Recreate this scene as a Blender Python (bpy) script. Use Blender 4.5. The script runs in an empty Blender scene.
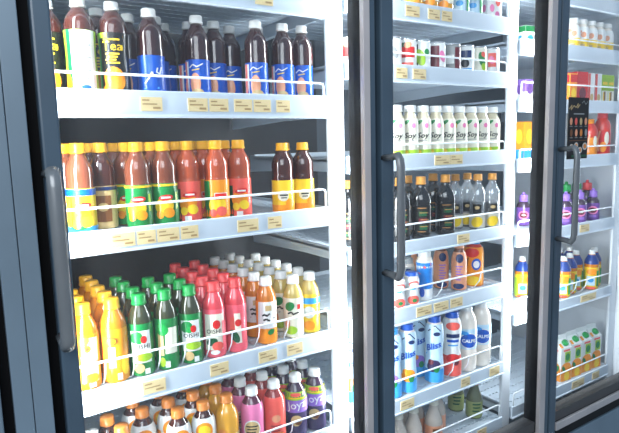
import bpy, bmesh, math, random
from mathutils import Vector, Matrix

random.seed(7)
S = 1.2            # metres per survey unit
ZC = 1.55 / S      # eye height in survey units
COL = bpy.context.scene.collection
PI = math.pi

# ------------------------------------------------------------------ materials
MATS = {}
def mat(name, col, rough=0.45, metal=0.0, coat=0.0, spec=0.5, var=0.06, vscale=14.0, emit=0.0):
    if name in MATS: return MATS[name]
    m = bpy.data.materials.new(name); m.use_nodes = True
    nt = m.node_tree; b = nt.nodes['Principled BSDF']
    tc = nt.nodes.new('ShaderNodeTexCoord'); nz = nt.nodes.new('ShaderNodeTexNoise')
    nz.inputs['Scale'].default_value = vscale; nz.inputs['Detail'].default_value = 2.0
    nt.links.new(tc.outputs['Object'], nz.inputs['Vector'])
    rp = nt.nodes.new('ShaderNodeValToRGB')
    rp.color_ramp.elements[0].position = 0.3; rp.color_ramp.elements[1].position = 0.7
    rp.color_ramp.elements[0].color = tuple(max(0, c * (1 - var)) for c in col) + (1,)
    rp.color_ramp.elements[1].color = tuple(min(1, c * (1 + var)) for c in col) + (1,)
    nt.links.new(nz.outputs['Fac'], rp.inputs['Fac'])
    nt.links.new(rp.outputs['Color'], b.inputs['Base Color'])
    b.inputs['Roughness'].default_value = rough; b.inputs['Metallic'].default_value = metal
    b.inputs['Coat Weight'].default_value = coat; b.inputs['Specular IOR Level'].default_value = spec
    if emit:
        b.inputs['Emission Color'].default_value = tuple(col) + (1,); b.inputs['Emission Strength'].default_value = emit
    MATS[name] = m
    return m

def s2l(r, g, b):
    f = lambda c: (c / 255 / 12.92) if c / 255 <= .04045 else ((c / 255 + .055) / 1.055) ** 2.4
    return (f(r), f(g), f(b))

def plastic(name, rgb, rough=0.28, **k): return mat(name, s2l(*rgb), rough, **k)
def liquid(name, rgb): return mat(name, s2l(*rgb), 0.1, coat=0.6, spec=0.6, var=0.12, vscale=20)

def clear_mat(name, tint, fac, rough=0.06, haze=0.0, fres=None):
    if name in MATS: return MATS[name]
    m = bpy.data.materials.new(name); m.use_nodes = True
    nt = m.node_tree; nt.nodes.clear()
    out = nt.nodes.new('ShaderNodeOutputMaterial')
    tr = nt.nodes.new('ShaderNodeBsdfTransparent'); tr.inputs['Color'].default_value = tuple(tint) + (1,)
    df = nt.nodes.new('ShaderNodeBsdfDiffuse'); df.inputs['Color'].default_value = (.9, .93, .96, 1)
    tl = nt.nodes.new('ShaderNodeBsdfTranslucent'); tl.inputs['Color'].default_value = (.9, .94, .97, 1)
    gl = nt.nodes.new('ShaderNodeBsdfGlossy'); gl.inputs['Roughness'].default_value = rough
    mh = nt.nodes.new('ShaderNodeMixShader'); mh.inputs[0].default_value = .5
    nt.links.new(df.outputs[0], mh.inputs[1]); nt.links.new(tl.outputs[0], mh.inputs[2])
    m1 = nt.nodes.new('ShaderNodeMixShader')
    tc = nt.nodes.new('ShaderNodeTexCoord'); nz = nt.nodes.new('ShaderNodeTexNoise'); nz.inputs['Scale'].default_value = 1.6
    nt.links.new(tc.outputs['Object'], nz.inputs['Vector'])
    mr = nt.nodes.new('ShaderNodeMapRange'); mr.inputs['To Min'].default_value = haze * .6; mr.inputs['To Max'].default_value = haze * 1.4
    nt.links.new(nz.outputs['Fac'], mr.inputs['Value']); nt.links.new(mr.outputs[0], m1.inputs[0])
    nt.links.new(tr.outputs[0], m1.inputs[1]); nt.links.new(mh.outputs[0], m1.inputs[2])
    m2 = nt.nodes.new('ShaderNodeMixShader')
    if fres:
        lw = nt.nodes.new('ShaderNodeLayerWeight'); lw.inputs['Blend'].default_value = .5
        pw = nt.nodes.new('ShaderNodeMath'); pw.operation = 'POWER'; pw.inputs[1].default_value = 5.0
        ma = nt.nodes.new('ShaderNodeMath'); ma.operation = 'MULTIPLY_ADD'; ma.inputs[1].default_value = .8; ma.inputs[2].default_value = fres
        nt.links.new(lw.outputs['Facing'], pw.inputs[0]); nt.links.new(pw.outputs[0], ma.inputs[0]); nt.links.new(ma.outputs[0], m2.inputs[0])
    else: m2.inputs[0].default_value = fac
    nt.links.new(m1.outputs[0], m2.inputs[1]); nt.links.new(gl.outputs[0], m2.inputs[2])
    nt.links.new(m2.outputs[0], out.inputs['Surface'])
    MATS[name] = m
    return m

FRAME = mat('frame_dark_blue', (.052, .084, .115), .34, spec=.6, var=.15, vscale=5)
FRAME2 = mat('frame_side_dark', (.006, .006, .007), .6, spec=.25, var=.15, vscale=5)
PANEL = mat('end_panel_slate', (.15, .205, .25), .42, spec=.5, var=.12, vscale=4)
BLACK = mat('gasket_black', (.003, .003, .0035), .7, spec=.1)
SILVER = mat('brushed_aluminium', (.50, .45, .43), .35, metal=.25, var=.08, vscale=8)
HANDLE = mat('handle_gunmetal', (.17, .18, .185), .26, metal=.25, spec=.7)
WHITE = mat('shelf_white', (.60, .67, .74), .35, var=.03)
POSTW = mat('post_white', (.72, .75, .78), .4, var=.02)
WIRE = mat('wire_white', (.85, .88, .90), .3)
WALLIN = mat('liner_grey', (.16, .19, .215), .6, var=.10, vscale=3)
BACK_SHADED = mat('back_liner_shaded', (.020, .023, .027), .6, var=.3, vscale=3)  # back liner behind the first door, shade of the stock put into the colour
BACK_LIT = mat('back_liner_lit', (.085, .105, .125), .6, var=.2, vscale=3)  # same liner further along, painted lighter where it is lit
SILL = mat('sill_taupe', (.06, .056, .054), .5)
GLASS = clear_mat('cooler_glass', (.97, .985, .99), 0, .02, haze=.012, fres=.025)
CLEAR = clear_mat('clear_plastic', (.93, .95, .95), .16, .08, haze=.30)
LED = mat('light_diffuser', (.95, .98, 1.0), .5, emit=3.0, var=.01)

C = {
 'white': plastic('white_plastic', (236, 236, 232)), 'capwhite': plastic('white_cap', (238, 236, 230)),
 'cream': plastic('cream_print', (240, 234, 214)), 'yellow': plastic('yellow_print', (250, 208, 40)),
 'capyel': plastic('amber_cap', (250, 178, 34)), 'orange': plastic('orange_print', (248, 150, 26)),
 'caporange': plastic('orange_cap', (226, 134, 52)), 'red': plastic('red_print', (214, 36, 32)),
 'capred': plastic('coral_red_cap', (232, 74, 74)), 'pink': plastic('pink_print', (238, 130, 176)),
 'coral': plastic('coral_print', (244, 98, 84)), 'green': plastic('green_print', (20, 130, 62)),
 'capgreen': plastic('green_cap', (22, 150, 66)), 'dkgreen': plastic('dark_green_print', (14, 84, 50)),
 'lime': plastic('lime_print', (160, 200, 44)), 'blue': plastic('blue_print', (14, 84, 186)),
 'sky': plastic('sky_blue_print', (60, 160, 226)), 'paleblue': plastic('pale_blue_print', (196, 224, 240)),
 'navy': plastic('navy_print', (20, 42, 92)), 'black': plastic('black_print', (20, 20, 18)),
 'purple': plastic('purple_print', (110, 70, 150)), 'violet': plastic('violet_print', (150, 110, 200)),
 'grape': plastic('grape_print', (56, 44, 84)), 'brown': plastic('brown_print', (120, 72, 34)),
 'tan': plastic('tan_print', (206, 176, 122)), 'grey': plastic('grey_print', (150, 152, 150)),
 'gold': mat('gold_cap', s2l(232, 160, 72), .3, metal=.25), 'goldline': mat('gold_line', s2l(196, 140, 80), .35, metal=.3),
 'peach': plastic('peach_print', (236, 160, 120)), 'maroon': plastic('maroon_print', (110, 30, 42)),
 'tagyel': mat('tag_paper', s2l(228, 204, 152), .7), 'ink': plastic('tag_ink', (168, 138, 92)),
 'alu': mat('can_aluminium', (.72, .73, .74), .25, metal=.8), 'chalk': plastic('chalk_white', (214, 208, 196)),
}
L = {
 'tea': liquid('dark_tea', (66, 30, 22)), 'cola': liquid('cola_brown', (52, 24, 22)), 'amber': liquid('amber_tea', (120, 64, 44)),
 'orangered': liquid('orange_red_tea', (180, 80, 48)), 'honey': liquid('honey_tea', (210, 122, 20)), 'greentea': liquid('green_tea_dark', (58, 60, 38)),
 'rose': liquid('rose_red_tea', (228, 74, 82)), 'rust': liquid('rust_tea', (214, 124, 40)), 'straw': liquid('straw_tea', (206, 178, 96)),
 'yellowj': liquid('yellow_juice', (232, 164, 40)), 'pinkj': liquid('pink_juice', (226, 96, 160)), 'coralj': liquid('coral_juice', (236, 92, 78)),
 'maroonj': liquid('dark_plum_juice', (92, 40, 60)), 'coraldk': liquid('dark_coral_juice', (150, 52, 48)), 'grapej': liquid('grape_juice', (58, 36, 54)), 'soy': liquid('soy_cream', (222, 208, 176)), 'black': liquid('black_liquid', (14, 12, 12)),
 'milk': liquid('milk_white', (240, 228, 214)), 'pale': liquid('pale_drink', (206, 192, 178)), 'moss': liquid('moss_drink', (112, 116, 84)),
 'redj': liquid('red_juice', (218, 56, 36)), 'dark': liquid('dark_brown_drink', (46, 32, 28)),
}

# ------------------------------------------------------------------ mesh builder (survey units in, metres out)
def interp(prof, z):
    if z <= prof[0][1]: return prof[0][0]
    for (r0, z0), (r1, z1) in zip(prof, prof[1:]):
        if z0 <= z <= z1:
            return r0 if z1 == z0 else r0 + (r1 - r0) * (z - z0) / (z1 - z0)
    return prof[-1][0]

class MB:
    def __init__(s): s.v = []; s.f = []; s.mi = []; s.mats = []; s.sm = []
    def slot(s, m):
        if m not in s.mats: s.mats.append(m)
        return s.mats.index(m)
    def add(s, vs, fs, m, smooth=False):
        o = len(s.v); k = s.slot(m); s.v += [tuple(p) for p in vs]
        for f in fs: s.f.append(tuple(i + o for i in f)); s.mi.append(k); s.sm.append(smooth)
    def box(s, x0, x1, y0, y1, z0, z1, m, b=0.0):
        if b <= 0:
            vs = [(x, y, z) for x in (x0, x1) for y in (y0, y1) for z in (z0, z1)]
            s.add(vs, [(0, 1, 3, 2), (4, 6, 7, 5), (0, 4, 5, 1), (2, 3, 7, 6), (0, 2, 6, 4), (1, 5, 7, 3)], m); return
        bm = bmesh.new(); bmesh.ops.create_cube(bm, size=1)
        for v in bm.verts: v.co = Vector(((x0 + x1) / 2 + v.co.x * (x1 - x0), (y0 + y1) / 2 + v.co.y * (y1 - y0), (z0 + z1) / 2 + v.co.z * (z1 - z0)))
        bmesh.ops.bevel(bm, geom=bm.edges[:], offset=b, segments=2, affect='EDGES', profile=.5)
        bm.verts.index_update(); s.add([v.co[:] for v in bm.verts], [[v.index for v in f.verts] for f in bm.faces], m); bm.free()
    def tube(s, pts, r, m, n=8, flat=1.0, cap=True):
        pts = [Vector(p) for p in pts]; rings = []
        up = Vector((0, 0, 1))
        for i, p in enumerate(pts):
            t = (pts[min(i + 1, len(pts) - 1)] - pts[max(i - 1, 0)]).normalized()
            a = Vector((1, 0, 0)) if abs(t.x) < .8 else Vector((0, 1, 0))
            b = t.cross(a).normalized(); a = b.cross(t).normalized()
            rings.append([p + a * (math.cos(2 * PI * k / n) * r) + b * (math.sin(2 * PI * k / n) * r * flat) for k in range(n)])
        vs = [q for R in rings for q in R]; fs = []
        for i in range(len(rings) - 1):
            for k in range(n): fs.append((i * n + k, i * n + (k + 1) % n, (i + 1) * n + (k + 1) % n, (i + 1) * n + k))
        if cap: fs += [tuple(range(n))[::-1], tuple(range((len(rings) - 1) * n, len(rings) * n))]
        s.add(vs, fs, m, True)
    def lathe(s, prof, m, n=22, cx=0, cy=0, sq=0.0, top=True, bottom=True):
        vs = []; fs = []
        for r, z in prof:
            for k in range(n):
                a = 2 * PI * k / n; rr = r
                if sq: rr = r * (1 + sq * (1 / max(abs(math.cos(a)), abs(math.sin(a))) - 1))
                vs.append((cx + rr * math.sin(a), cy - rr * math.cos(a), z))
        for i in range(len(prof) - 1):
            for k in range(n): fs.append((i * n + k, i * n + (k + 1) % n, (i + 1) * n + (k + 1) % n, (i + 1) * n + k))
        if bottom: fs.append(tuple(range(n))[::-1])
        if top: fs.append(tuple(range((len(prof) - 1) * n, len(prof) * n)))
        s.add(vs, fs, m, True)
    def build(s, name, parent=None, origin=(0, 0, 0)):
        me = bpy.data.meshes.new(name)
        me.from_pydata([((x - origin[0]) * S, (y - origin[1]) * S, (z - origin[2]) * S) for x, y, z in s.v], [], s.f)
        for m in s.mats: me.materials.append(m)
        me.polygons.foreach_set('material_index', s.mi); me.polygons.foreach_set('use_smooth', s.sm)
        me.update()
        o = bpy.data.objects.new(name, me); COL.objects.link(o)
        if parent: o.parent = parent
        return o

# flat art wrapped on a surface: wr(a, z, layer) -> point
_txt = {}
def text_mesh(body, bold=.02, shear=0.0):
    key = (body, bold, shear)
    if key in _txt: return _txt[key]
    cu = bpy.data.curves.new('t', 'FONT'); cu.body = body; cu.size = 1; cu.offset = bold; cu.shear = shear
    cu.align_x = 'CENTER'; cu.resolution_u = 2
    o = bpy.data.objects.new('t', cu); COL.objects.link(o)
    dg = bpy.context.evaluated_depsgraph_get(); dg.update()
    me = bpy.data.meshes.new_from_object(o.evaluated_get(dg))
    bm = bmesh.new(); bm.from_mesh(me)
    xs = [v.co.x for v in bm.verts]; x0, x1 = min(xs), max(xs)
    n = max(4, int((x1 - x0) / .22))
    for i in range(1, n):
        g = bm.verts[:] + bm.edges[:] + bm.faces[:]
        bmesh.ops.bisect_plane(bm, geom=g, plane_co=(x0 + (x1 - x0) * i / n, 0, 0), plane_no=(1, 0, 0))
    bm.verts.index_update()
    r = ([(v.co.x, v.co.y) for v in bm.verts], [[v.index for v in f.verts] for f in bm.faces], x1 - x0)
    bm.free(); bpy.data.objects.remove(o); bpy.data.curves.remove(cu); bpy.data.meshes.remove(me)
    _txt[key] = r
    return r

class Art:
    """label art on a surface; every shape gets its own thin layer"""
    def __init__(s, mb, wr): s.mb = mb; s.wr = wr; s.k = 1
    def _put(s, pts, fs, m):
        s.mb.add([s.wr(a, z, s.k) for a, z in pts], fs, m); s.k += 1
    def rect(s, a0, a1, z0, z1, m, sl=0.0):
        n = max(1, int(abs(a1 - a0) / .006)); q = max(1, int(abs(z1 - z0) / .03)); pts = []; fs = []
        for j in range(q + 1):
            for i in range(n + 1):
                z = z0 + (z1 - z0) * j / q; pts.append((a0 + (a1 - a0) * i / n + sl * (z - z0), z))
        for j in range(q):
            for i in range(n): b = j * (n + 1) + i; fs.append((b, b + 1, b + n + 2, b + n + 1))
        s._put(pts, fs, m)
    def ell(s, ca, cz, ra, rz, m, rot=0.0, n=18):
        pts = [(ca, cz)]; fs = []
        for t in (.35, .7, 1.0):
            for k in range(n):
                x, y = ra * t * math.cos(2 * PI * k / n), rz * t * math.sin(2 * PI * k / n)
                pts.append((ca + x * math.cos(rot) - y * math.sin(rot), cz + x * math.sin(rot) + y * math.cos(rot)))
        for k in range(n): fs.append((0, 1 + k, 1 + (k + 1) % n))
        for j in range(2):
            for k in range(n): fs.append((1 + j * n + k, 1 + (j + 1) * n + k, 1 + (j + 1) * n + (k + 1) % n, 1 + j * n + (k + 1) % n))
        s._put(pts, fs, m)
    def line(s, pts, w, m):
        for (a0, z0), (a1, z1) in zip(pts, pts[1:]):
            d = math.hypot(a1 - a0, z1 - z0) or 1; nx, nz = -(z1 - z0) / d * w / 2, (a1 - a0) / d * w / 2
            s._put([(a0 + nx, z0 + nz), (a0 - nx, z0 - nz), (a1 - nx, z1 - nz), (a1 + nx, z1 + nz)], [(0, 1, 2, 3)], m)
            s.k -= 1
        s.k += 1
    def text(s, body, ca, cz, size, m, bold=.02, shear=0.0, maxw=None, rot=0.0):
        v, f, w = text_mesh(body, bold, shear)
        if maxw and w * size > maxw: size = maxw / w
        c, n = math.cos(rot), math.sin(rot)
        s._put([(ca + (x * c - y * n) * size, cz + (x * n + y * c) * size) for x, y in v], f, m)

def wrap(prof, eps=.0005, cx=0, cy=0):
    def w(a, z, k):
        r = interp(prof, z); t = a / max(r, .01); rr = r + eps + k * .00022
        return (cx + rr * math.sin(t), cy - rr * math.cos(t), z)
    return w
def flatwrap(y, eps=.0004, ax='x', sgn=-1):
    def w(a, z, k):
        return (a, y + sgn * (eps + k * .00022), z) if ax == 'x' else (y + sgn * (eps + k * .00022), a, z)
    return w

# ------------------------------------------------------------------ things
USED_LABELS = {}
def tag(o, label, cat, group=None):
    o['label'] = label; o['category'] = cat
    if group: o['group'] = group
    USED_LABELS.setdefault(label, []).append(o.name)
def empty(name, loc, rz=0.0):
    o = bpy.data.objects.new(name, None); COL.objects.link(o); o.empty_display_size = .05
    o.location = loc; o.rotation_euler.z = rz
    return o
def W(x, y, z): return (x * S, y * S, (z + ZC) * S)
def copy_tree(o, parent=None):
    c = o.copy(); COL.objects.link(c); c.parent = parent
    for ch in list(o.children): copy_tree(ch, c)
    return c

# profiles, radius and height as fractions
P_TEA = [(.80, 0), (.95, .015), (1, .05), (.97, .10), (.96, .30), (.93, .45), (.97, .60), (1, .66), (.985, .72), (.92, .775), (.77, .825), (.58, .865), (.48, .885), (.46, .90)]
P_COLA = [(.80, 0), (.95, .02), (1, .06), (.985, .20), (.95, .30), (.96, .42), (1, .50), (.985, .54), (.955, .56), (.985, .58), (.955, .605), (.985, .63), (.955, .655), (.98, .685), (.94, .735), (.83, .785), (.66, .83), (.50, .87), (.46, .90)]
P_LEMON = [(.80, 0), (.95, .02), (1, .06), (1, .50), (.98, .53), (.955, .56), (.985, .59), (.955, .62), (.98, .65), (.955, .71), (.86, .77), (.68, .82), (.53, .86), (.50, .90)]
P_GREEN = [(.82, 0), (.95, .02), (1, .05), (.97, .20), (.98, .40), (1, .60), (.985, .67), (.93, .725), (.81, .78), (.66, .83), (.56, .86), (.54, .90)]
P_ROUND = [(.80, 0), (.95, .02), (1, .05), (1, .60), (.985, .67), (.92, .73), (.79, .785), (.62, .83), (.52, .865), (.50, .90)]
P_SLIM = [(.84, 0), (.96, .015), (1, .05), (1, .60), (.95, .68), (.82, .76), (.64, .83), (.60, .90)]
P_LIQUOR = [(.88, 0), (.98, .015), (1, .05), (1, .58), (.98, .64), (.89, .70), (.68, .77), (.48, .81), (.42, .84), (.41, .92)]
P_YOG = [(.86, 0), (.97, .015), (1, .04), (.985, .25), (.89, .40), (.87, .48), (.94, .60), (.99, .70), (.97, .79), (.88, .86), (.74, .90), (.66, .92)]
P_CALP = [(.86, 0), (.97, .015), (1, .05), (1, .30), (.96, .36), (1, .44), (1, .64), (.98, .74), (.90, .825), (.74, .885), (.56, .93), (.50, .95)]
P_CARAFE = [(.84, 0), (.97, .02), (1, .07), (1, .45), (.92, .56), (.72, .68), (.54, .78), (.48, .88), (.50, .92)]
P_SPORT = [(.84, 0), (.97, .02), (1, .06), (.98, .40), (1, .58), (.90, .68), (.66, .76), (.50, .80)]

def scl(prof, R, H): return [(r * R, z * H) for r, z in prof]
def cut(prof, z0, z1):
    return [(interp(prof, z0), z0)] + [(r, z) for r, z in prof if z0 < z < z1] + [(interp(prof, z1), z1)]

def bottle(name, R, H, prof, liq, capm, capr, caph, lab=None, art=None, base=None, sq=0.0, fill=None, capname='cap', extra=None):
    """thing > body, cap, label (> print); lab = (z0, z1, material) as fractions of the height"""
    root = empty(name, (0, 0, 0)); P = scl(prof, R, H)
    b = MB()
    if fill:                                     # see-through wall with the drink inside
        b.lathe(P, CLEAR, sq=sq, top=False)
        body = b.build('body', root)
        f = MB(); f.lathe([(r * .93, z) for r, z in cut(P, .012 * H, fill * H)], liq, sq=sq); f.build('drink', body)
    else:
        b.lathe(P, liq, sq=sq, top=True); b.build('body', root)
    c = MB(); z0, z1 = H * (1 - caph), H; r = capr * R
    c.lathe([(r * 1.04, z0), (r * 1.04, z0 + (z1 - z0) * .18), (r * .97, z0 + (z1 - z0) * .22), (r * .97, z0 + (z1 - z0) * .86), (r * .88, z1)], capm, n=20)
    c.build(capname, root)
    if lab:
        l = MB(); Q = cut(P, lab[0] * H, lab[1] * H)
        l.lathe([(q + .0004, z) for q, z in Q], lab[2], sq=sq, top=False, bottom=False)
        lo = l.build('label', root)
        if art:
            m = MB(); art(Art(m, wrap([(q + .0006, z) for q, z in P])), R, H)
            m.build('print', lo)
    if extra: extra(root, R, H)
    return root

R0 = .0262
def bars(A, a0, a1, z0, n, dz, m, w=.0022):
    for i in range(n): A.rect(a0 + .002 * (i % 2), a1 - .003 * (i % 3), z0 - i * dz, z0 - i * dz + w, m)

# --- label art
def a_tea(A, R, H):
    A.rect(-R * 1.5, -R * .95, .03 * H, .66 * H, C['lime']); A.rect(-R * 1.05, -R * .88, .03 * H, .66 * H, C['green'])
    A.rect(-R * 1.4, -R * .3, .60 * H, .655 * H, C['lime'])
    A.ell(.001, .165 * H, R * .70, .135 * H, C['orange'], .2); A.ell(-R * .3, .06 * H, R * .5, .06 * H, C['orange'])
    A.text('Tea', .0, .470 * H, .030, C['yellow'], .0, maxw=.036); A.rect(-R * .55, R * .5, .575 * H, .592 * H, C['yellow']); A.ell(R * .62, .50 * H, R * .07, .03 * H, C['yellow'])
    bars(A, -R * .45, R * .42, .425 * H, 4, .032 * H, C['yellow'], .0032)
def a_teaback(A, R, H):
    A.rect(-R * .62, R * 1.0, .02 * H, .655 * H, C['white']); A.rect(-R * 1.3, -R * .95, .02 * H, .66 * H, C['lime']); A.rect(-R * .95, -R * .62, .02 * H, .66 * H, C['green'])
    A.ell(-R * 1.0, .12 * H, R * .3, .10 * H, C['orange'])
    for i in range(11): A.rect(R * .25, R * (.42 + .08 * (i % 3)), (.15 + i * .043) * H, (.168 + i * .043) * H, C['grey'])
    A.ell(R * .2, .07 * H, R * .28, .022 * H, C['blue'])
def a_cola(A, R, H):
    A.rect(-R * 1.3, -R * .72, .03 * H, .44 * H, C['white']); A.rect(-R * 1.2, -R * .9, .03 * H, .44 * H, C['coral'])
    A.ell(-R * .15, .17 * H, R * .42, .13 * H, C['peach']); A.ell(0, .06 * H, R * .5, .05 * H, C['tan'])
    A.line([(-R * .6, .36 * H), (-R * .3, .40 * H), (0, .37 * H), (R * .5, .41 * H)], .0022, C['white'])
    A.line([(-R * .4, .33 * H), (R * .2, .345 * H)], .002, C['yellow'])
def a_colab(A, R, H):
    A.line([(-R * .75, .40 * H), (R * .8, .42 * H)], .0016, C['sky'])
    A.line([(-R * .5, .14 * H), (-R * .2, .20 * H), (R * .05, .27 * H), (R * .1, .22 * H)], .0034, C['white'])
    A.line([(R * .45, .32 * H), (R * .35, .27 * H), (R * .6, .25 * H), (R * .75, .33 * H)], .003, C['white'])
    A.line([(-R * .6, .08 * H), (R * .5, .09 * H)], .0024, C['sky'])
def fruit(A, R, H, c1, c2, cz=.2):
    A.ell(-R * .1, cz * H, R * .75, .10 * H, c1, .3); A.ell(R * .25, (cz - .08) * H, R * .45, .06 * H, c2, -.3); A.ell(-R * .45, (cz - .1) * H, R * .3, .05 * H, c2)
    A.ell(R * .05, (cz + .1) * H, R * .55, .035 * H, C['red'], .12); A.rect(-R * .3, R * .4, (cz + .092) * H, (cz + .112) * H, C['white'])
def a_lemblue(A, R, H):
    A.rect(-R * 1.5, R * 1.5, .43 * H, .50 * H, C['blue']); A.rect(-R * 1.5, R * 1.5, .02 * H, .09 * H, C['sky']); A.ell(-R * .3, .1 * H, R * .6, .05 * H, C['green'])
    fruit(A, R, H, C['orange'], C['yellow'], .22); A.rect(-R * 1.0, -R * .75, .1 * H, .4 * H, C['lime'])
def a_lemgreen(A, R, H):
    A.rect(-R * 1.5, R * 1.5, .475 * H, .50 * H, C['yellow']); fruit(A, R, H, C['yellow'], C['orange'], .24); A.rect(R * .75, R * 1.2, .05 * H, .42 * H, C['green']); A.rect(R * .8, R * 1.0, .2 * H, .4 * H, C['lime'])
def a_lemred(A, R, H):
    A.rect(-R * 1.5, -R * .7, .02 * H, .42 * H, C['dkgreen']); fruit(A, R, H, C['orange'], C['yellow'], .25); A.rect(-R * .4, R * .1, .03 * H, .09 * H, C['white'])
def a_lemoran(A, R, H):
    A.rect(-R * 1.5, -R * .68, .02 * H, .5 * H, C['green']); fruit(A, R, H, C['yellow'], C['coral'], .2); A.rect(-R * .3, R * .75, .29 * H, .35 * H, C['white']); A.rect(-R * .25, R * .7, .297 * H, .343 * H, C['red'])
def a_lemdark(A, R, H):
    A.rect(-R * 1.5, R * 1.5, .02 * H, .12 * H, C['orange']); A.ell(-R * .1, .25 * H, R * .5, .075 * H, C['cream']); A.rect(-R * .4, R * .3, .25 * H, .27 * H, C['black']); A.rect(-R * .3, R * .2, .215 * H, .23 * H, C['black'])
    A.ell(R * .5, .14 * H, R * .4, .07 * H, C['orange'])
def a_lembrown(A, R, H):
    A.rect(-R * .6, R * .6, .1 * H, .4 * H, C['brown']); A.rect(-R * 1.5, R * 1.5, .46 * H, .5 * H, C['navy']); A.ell(0, .27 * H, R * .4, .05 * H, C['tan'])
def oishi(A, R, H, z=.36, a=.0, m='black'):
    A.text('OISHI', a, z * H, .0125, C[m], .01, maxw=.030)
def a_honey(A, R, H):
    A.rect(-R * .45, R * .85, .10 * H, .62 * H, C['cream'], .02); A.ell(-R * .2, .58 * H, R * .5, .05 * H, C['lime'], .5); A.ell(-R * .5, .50 * H, R * .35, .09 * H, C['orange'], .4); A.ell(R * .05, .50 * H, R * .28, .045 * H, C['yellow']); A.ell(R * .05, .50 * H, R * .17, .028 * H, C['brown'])
    oishi(A, R, H, .30, R * .25); A.ell(R * .2, .15 * H, R * .6, .06 * H, C['orange']); A.rect(R * .05, R * .5, .04 * H, .10 * H, C['white']); bars(A, R * .1, R * .45, .09 * H, 4, .014 * H, C['grey'], .001)
def a_honeyb(A, R, H):
    A.rect(-R * .9, -R * .45, .08 * H, .58 * H, C['yellow']); A.rect(-R * .45, R * .05, .20 * H, .45 * H, C['cream']); A.ell(-R * .15, .52 * H, R * .4, .045 * H, C['brown']); A.ell(-R * .15, .52 * H, R * .3, .034 * H, C['orange'])
    A.rect(R * .1, R * .45, .05 * H, .13 * H, C['white']); bars(A, R * .14, R * .42, .12 * H, 5, .016 * H, C['grey'], .001); A.ell(R * .7, .22 * H, R * .3, .12 * H, C['yellow'])
def a_green(A, R, H):
    A.rect(-R * .75, R * .85, .18 * H, .58 * H, C['white'], -.03); A.ell(-R * .35, .50 * H, R * .55, .07 * H, C['green'], .7); A.ell(-R * .1, .46 * H, R * .3, .04 * H, C['capgreen'], .5)
    A.ell(R * .25, .47 * H, R * .24, .048 * H, C['red']); A.text('OISHI', R * .05, .36 * H, .0135, C['black'], .01, maxw=.033)
    A.ell(R * .2, .25 * H, R * .7, .05 * H, C['lime']); A.ell(-R * .2, .12 * H, R * .4, .06 * H, C['tan']); A.rect(R * .2, R * .6, .04 * H, .11 * H, C['white'])
def a_greenb(A, R, H):
    A.rect(-R * .15, R * .9, .22 * H, .55 * H, C['cream'], .03); A.rect(-R * .75, -R * .25, .2 * H, .52 * H, C['tan']); A.ell(-R * .35, .53 * H, R * .5, .08 * H, C['capgreen'], .8); A.rect(-R * .2, R * .2, .05 * H, .13 * H, C['white'])
    A.ell(-R * .4, .12 * H, R * .25, .06 * H, C['lime']); bars(A, -R * .18, R * .18, .12 * H, 5, .014 * H, C['grey'], .001)
def a_red(A, R, H):
    A.rect(-R * 1.0, R * .80, .12 * H, .60 * H, C['cream'], .02); A.ell(R * .1, .46 * H, R * .34, .06 * H, C['red']); A.text('OISHI', -R * .15, .345 * H, .0135, C['black'], .01, maxw=.033)
    A.ell(-R * .35, .23 * H, R * .5, .05 * H, C['dkgreen'], .3); A.ell(R * .15, .17 * H, R * .5, .06 * H, C['coral']); A.ell(-R * .1, .09 * H, R * .4, .03 * H, C['white']); A.rect(R * .6, R * 1.1, .1 * H, .5 * H, C['rosep'])
def a_redb(A, R, H):
    A.rect(-R * .2, R * .35, .14 * H, .55 * H, C['cream'], -.04); A.ell(R * .05, .42 * H, R * .3, .05 * H, C['red']); A.rect(-R * .7, -R * .3, .12 * H, .5 * H, C['coral']); A.ell(-R * .3, .24 * H, R * .35, .10 * H, C['dkgreen'], .5)
def a_rust(A, R, H):
    A.rect(-R * .95, R * 1.1, .25 * H, .655 * H, C['white'], .06); A.rect(-R * .1, R * .5, .52 * H, .60 * H, C['tan']); A.line([(-R * .4, .45 * H), (-R * .1, .47 * H), (0, .44 * H), (R * .3, .48 * H)], .0042, C['black']); A.line([(-R * .3, .38 * H), (0, .40 * H), (R * .2, .37 * H), (R * .8, .41 * H)], .0046, C['black'])
    A.line([(-R * .4, .335 * H), (R * .6, .345 * H)], .0016, C['brown']); A.ell(-R * .3, .15 * H, R * .55, .06 * H, C['orange']); A.ell(R * .4, .2 * H, R * .35, .04 * H, C['green'], .5)
def a_cream(A, R, H):
    A.ell(-R * .3, .53 * H, R * .5, .07 * H, C['green'], .7); A.rect(R * .45, R * .8, .48 * H, .56 * H, C['red']); A.line([(-R * .5, .41 * H), (-R * .1, .44 * H), (0, .40 * H), (R * .6, .43 * H)], .004, C['black']); A.line([(-R * .3, .345 * H), (R * .6, .36 * H)], .0024, C['grey'])
    A.ell(-R * .2, .14 * H, R * .6, .07 * H, C['lime']); A.ell(-R * .55, .25 * H, R * .25, .09 * H, C['peach'])
def a_yelblue(A, R, H):
    A.rect(-R * 1.5, R * 1.5, .50 * H, .60 * H, C['sky']); A.ell(0, .36 * H, R * .6, .10 * H, C['white']); A.line([(-R * .4, .36 * H), (R * .4, .38 * H)], .003, C['green']); A.ell(0, .14 * H, R * .6, .08 * H, C['orange'])
def a_oranwhite(A, R, H):
    A.ell(R * .05, .62 * H, R * .72, .125 * H, C['orange']); A.ell(R * .05, .62 * H, R * .50, .085 * H, C['yellow']); bars(A, -R * .5, R * .6, .42 * H, 5, .04 * H, C['grey'], .003)
    A.rect(-R * 1.3, -R * .85, .05 * H, .6 * H, C['orange'])
def a_yel(A, R, H):
    bars(A, -R * .5, R * .4, .40 * H, 4, .045 * H, C['brown'], .0024); A.ell(0, .18 * H, R * .5, .08 * H, C['orange']); A.ell(-R * .5, .5 * H, R * .3, .04 * H, C['caporange'])
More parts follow.
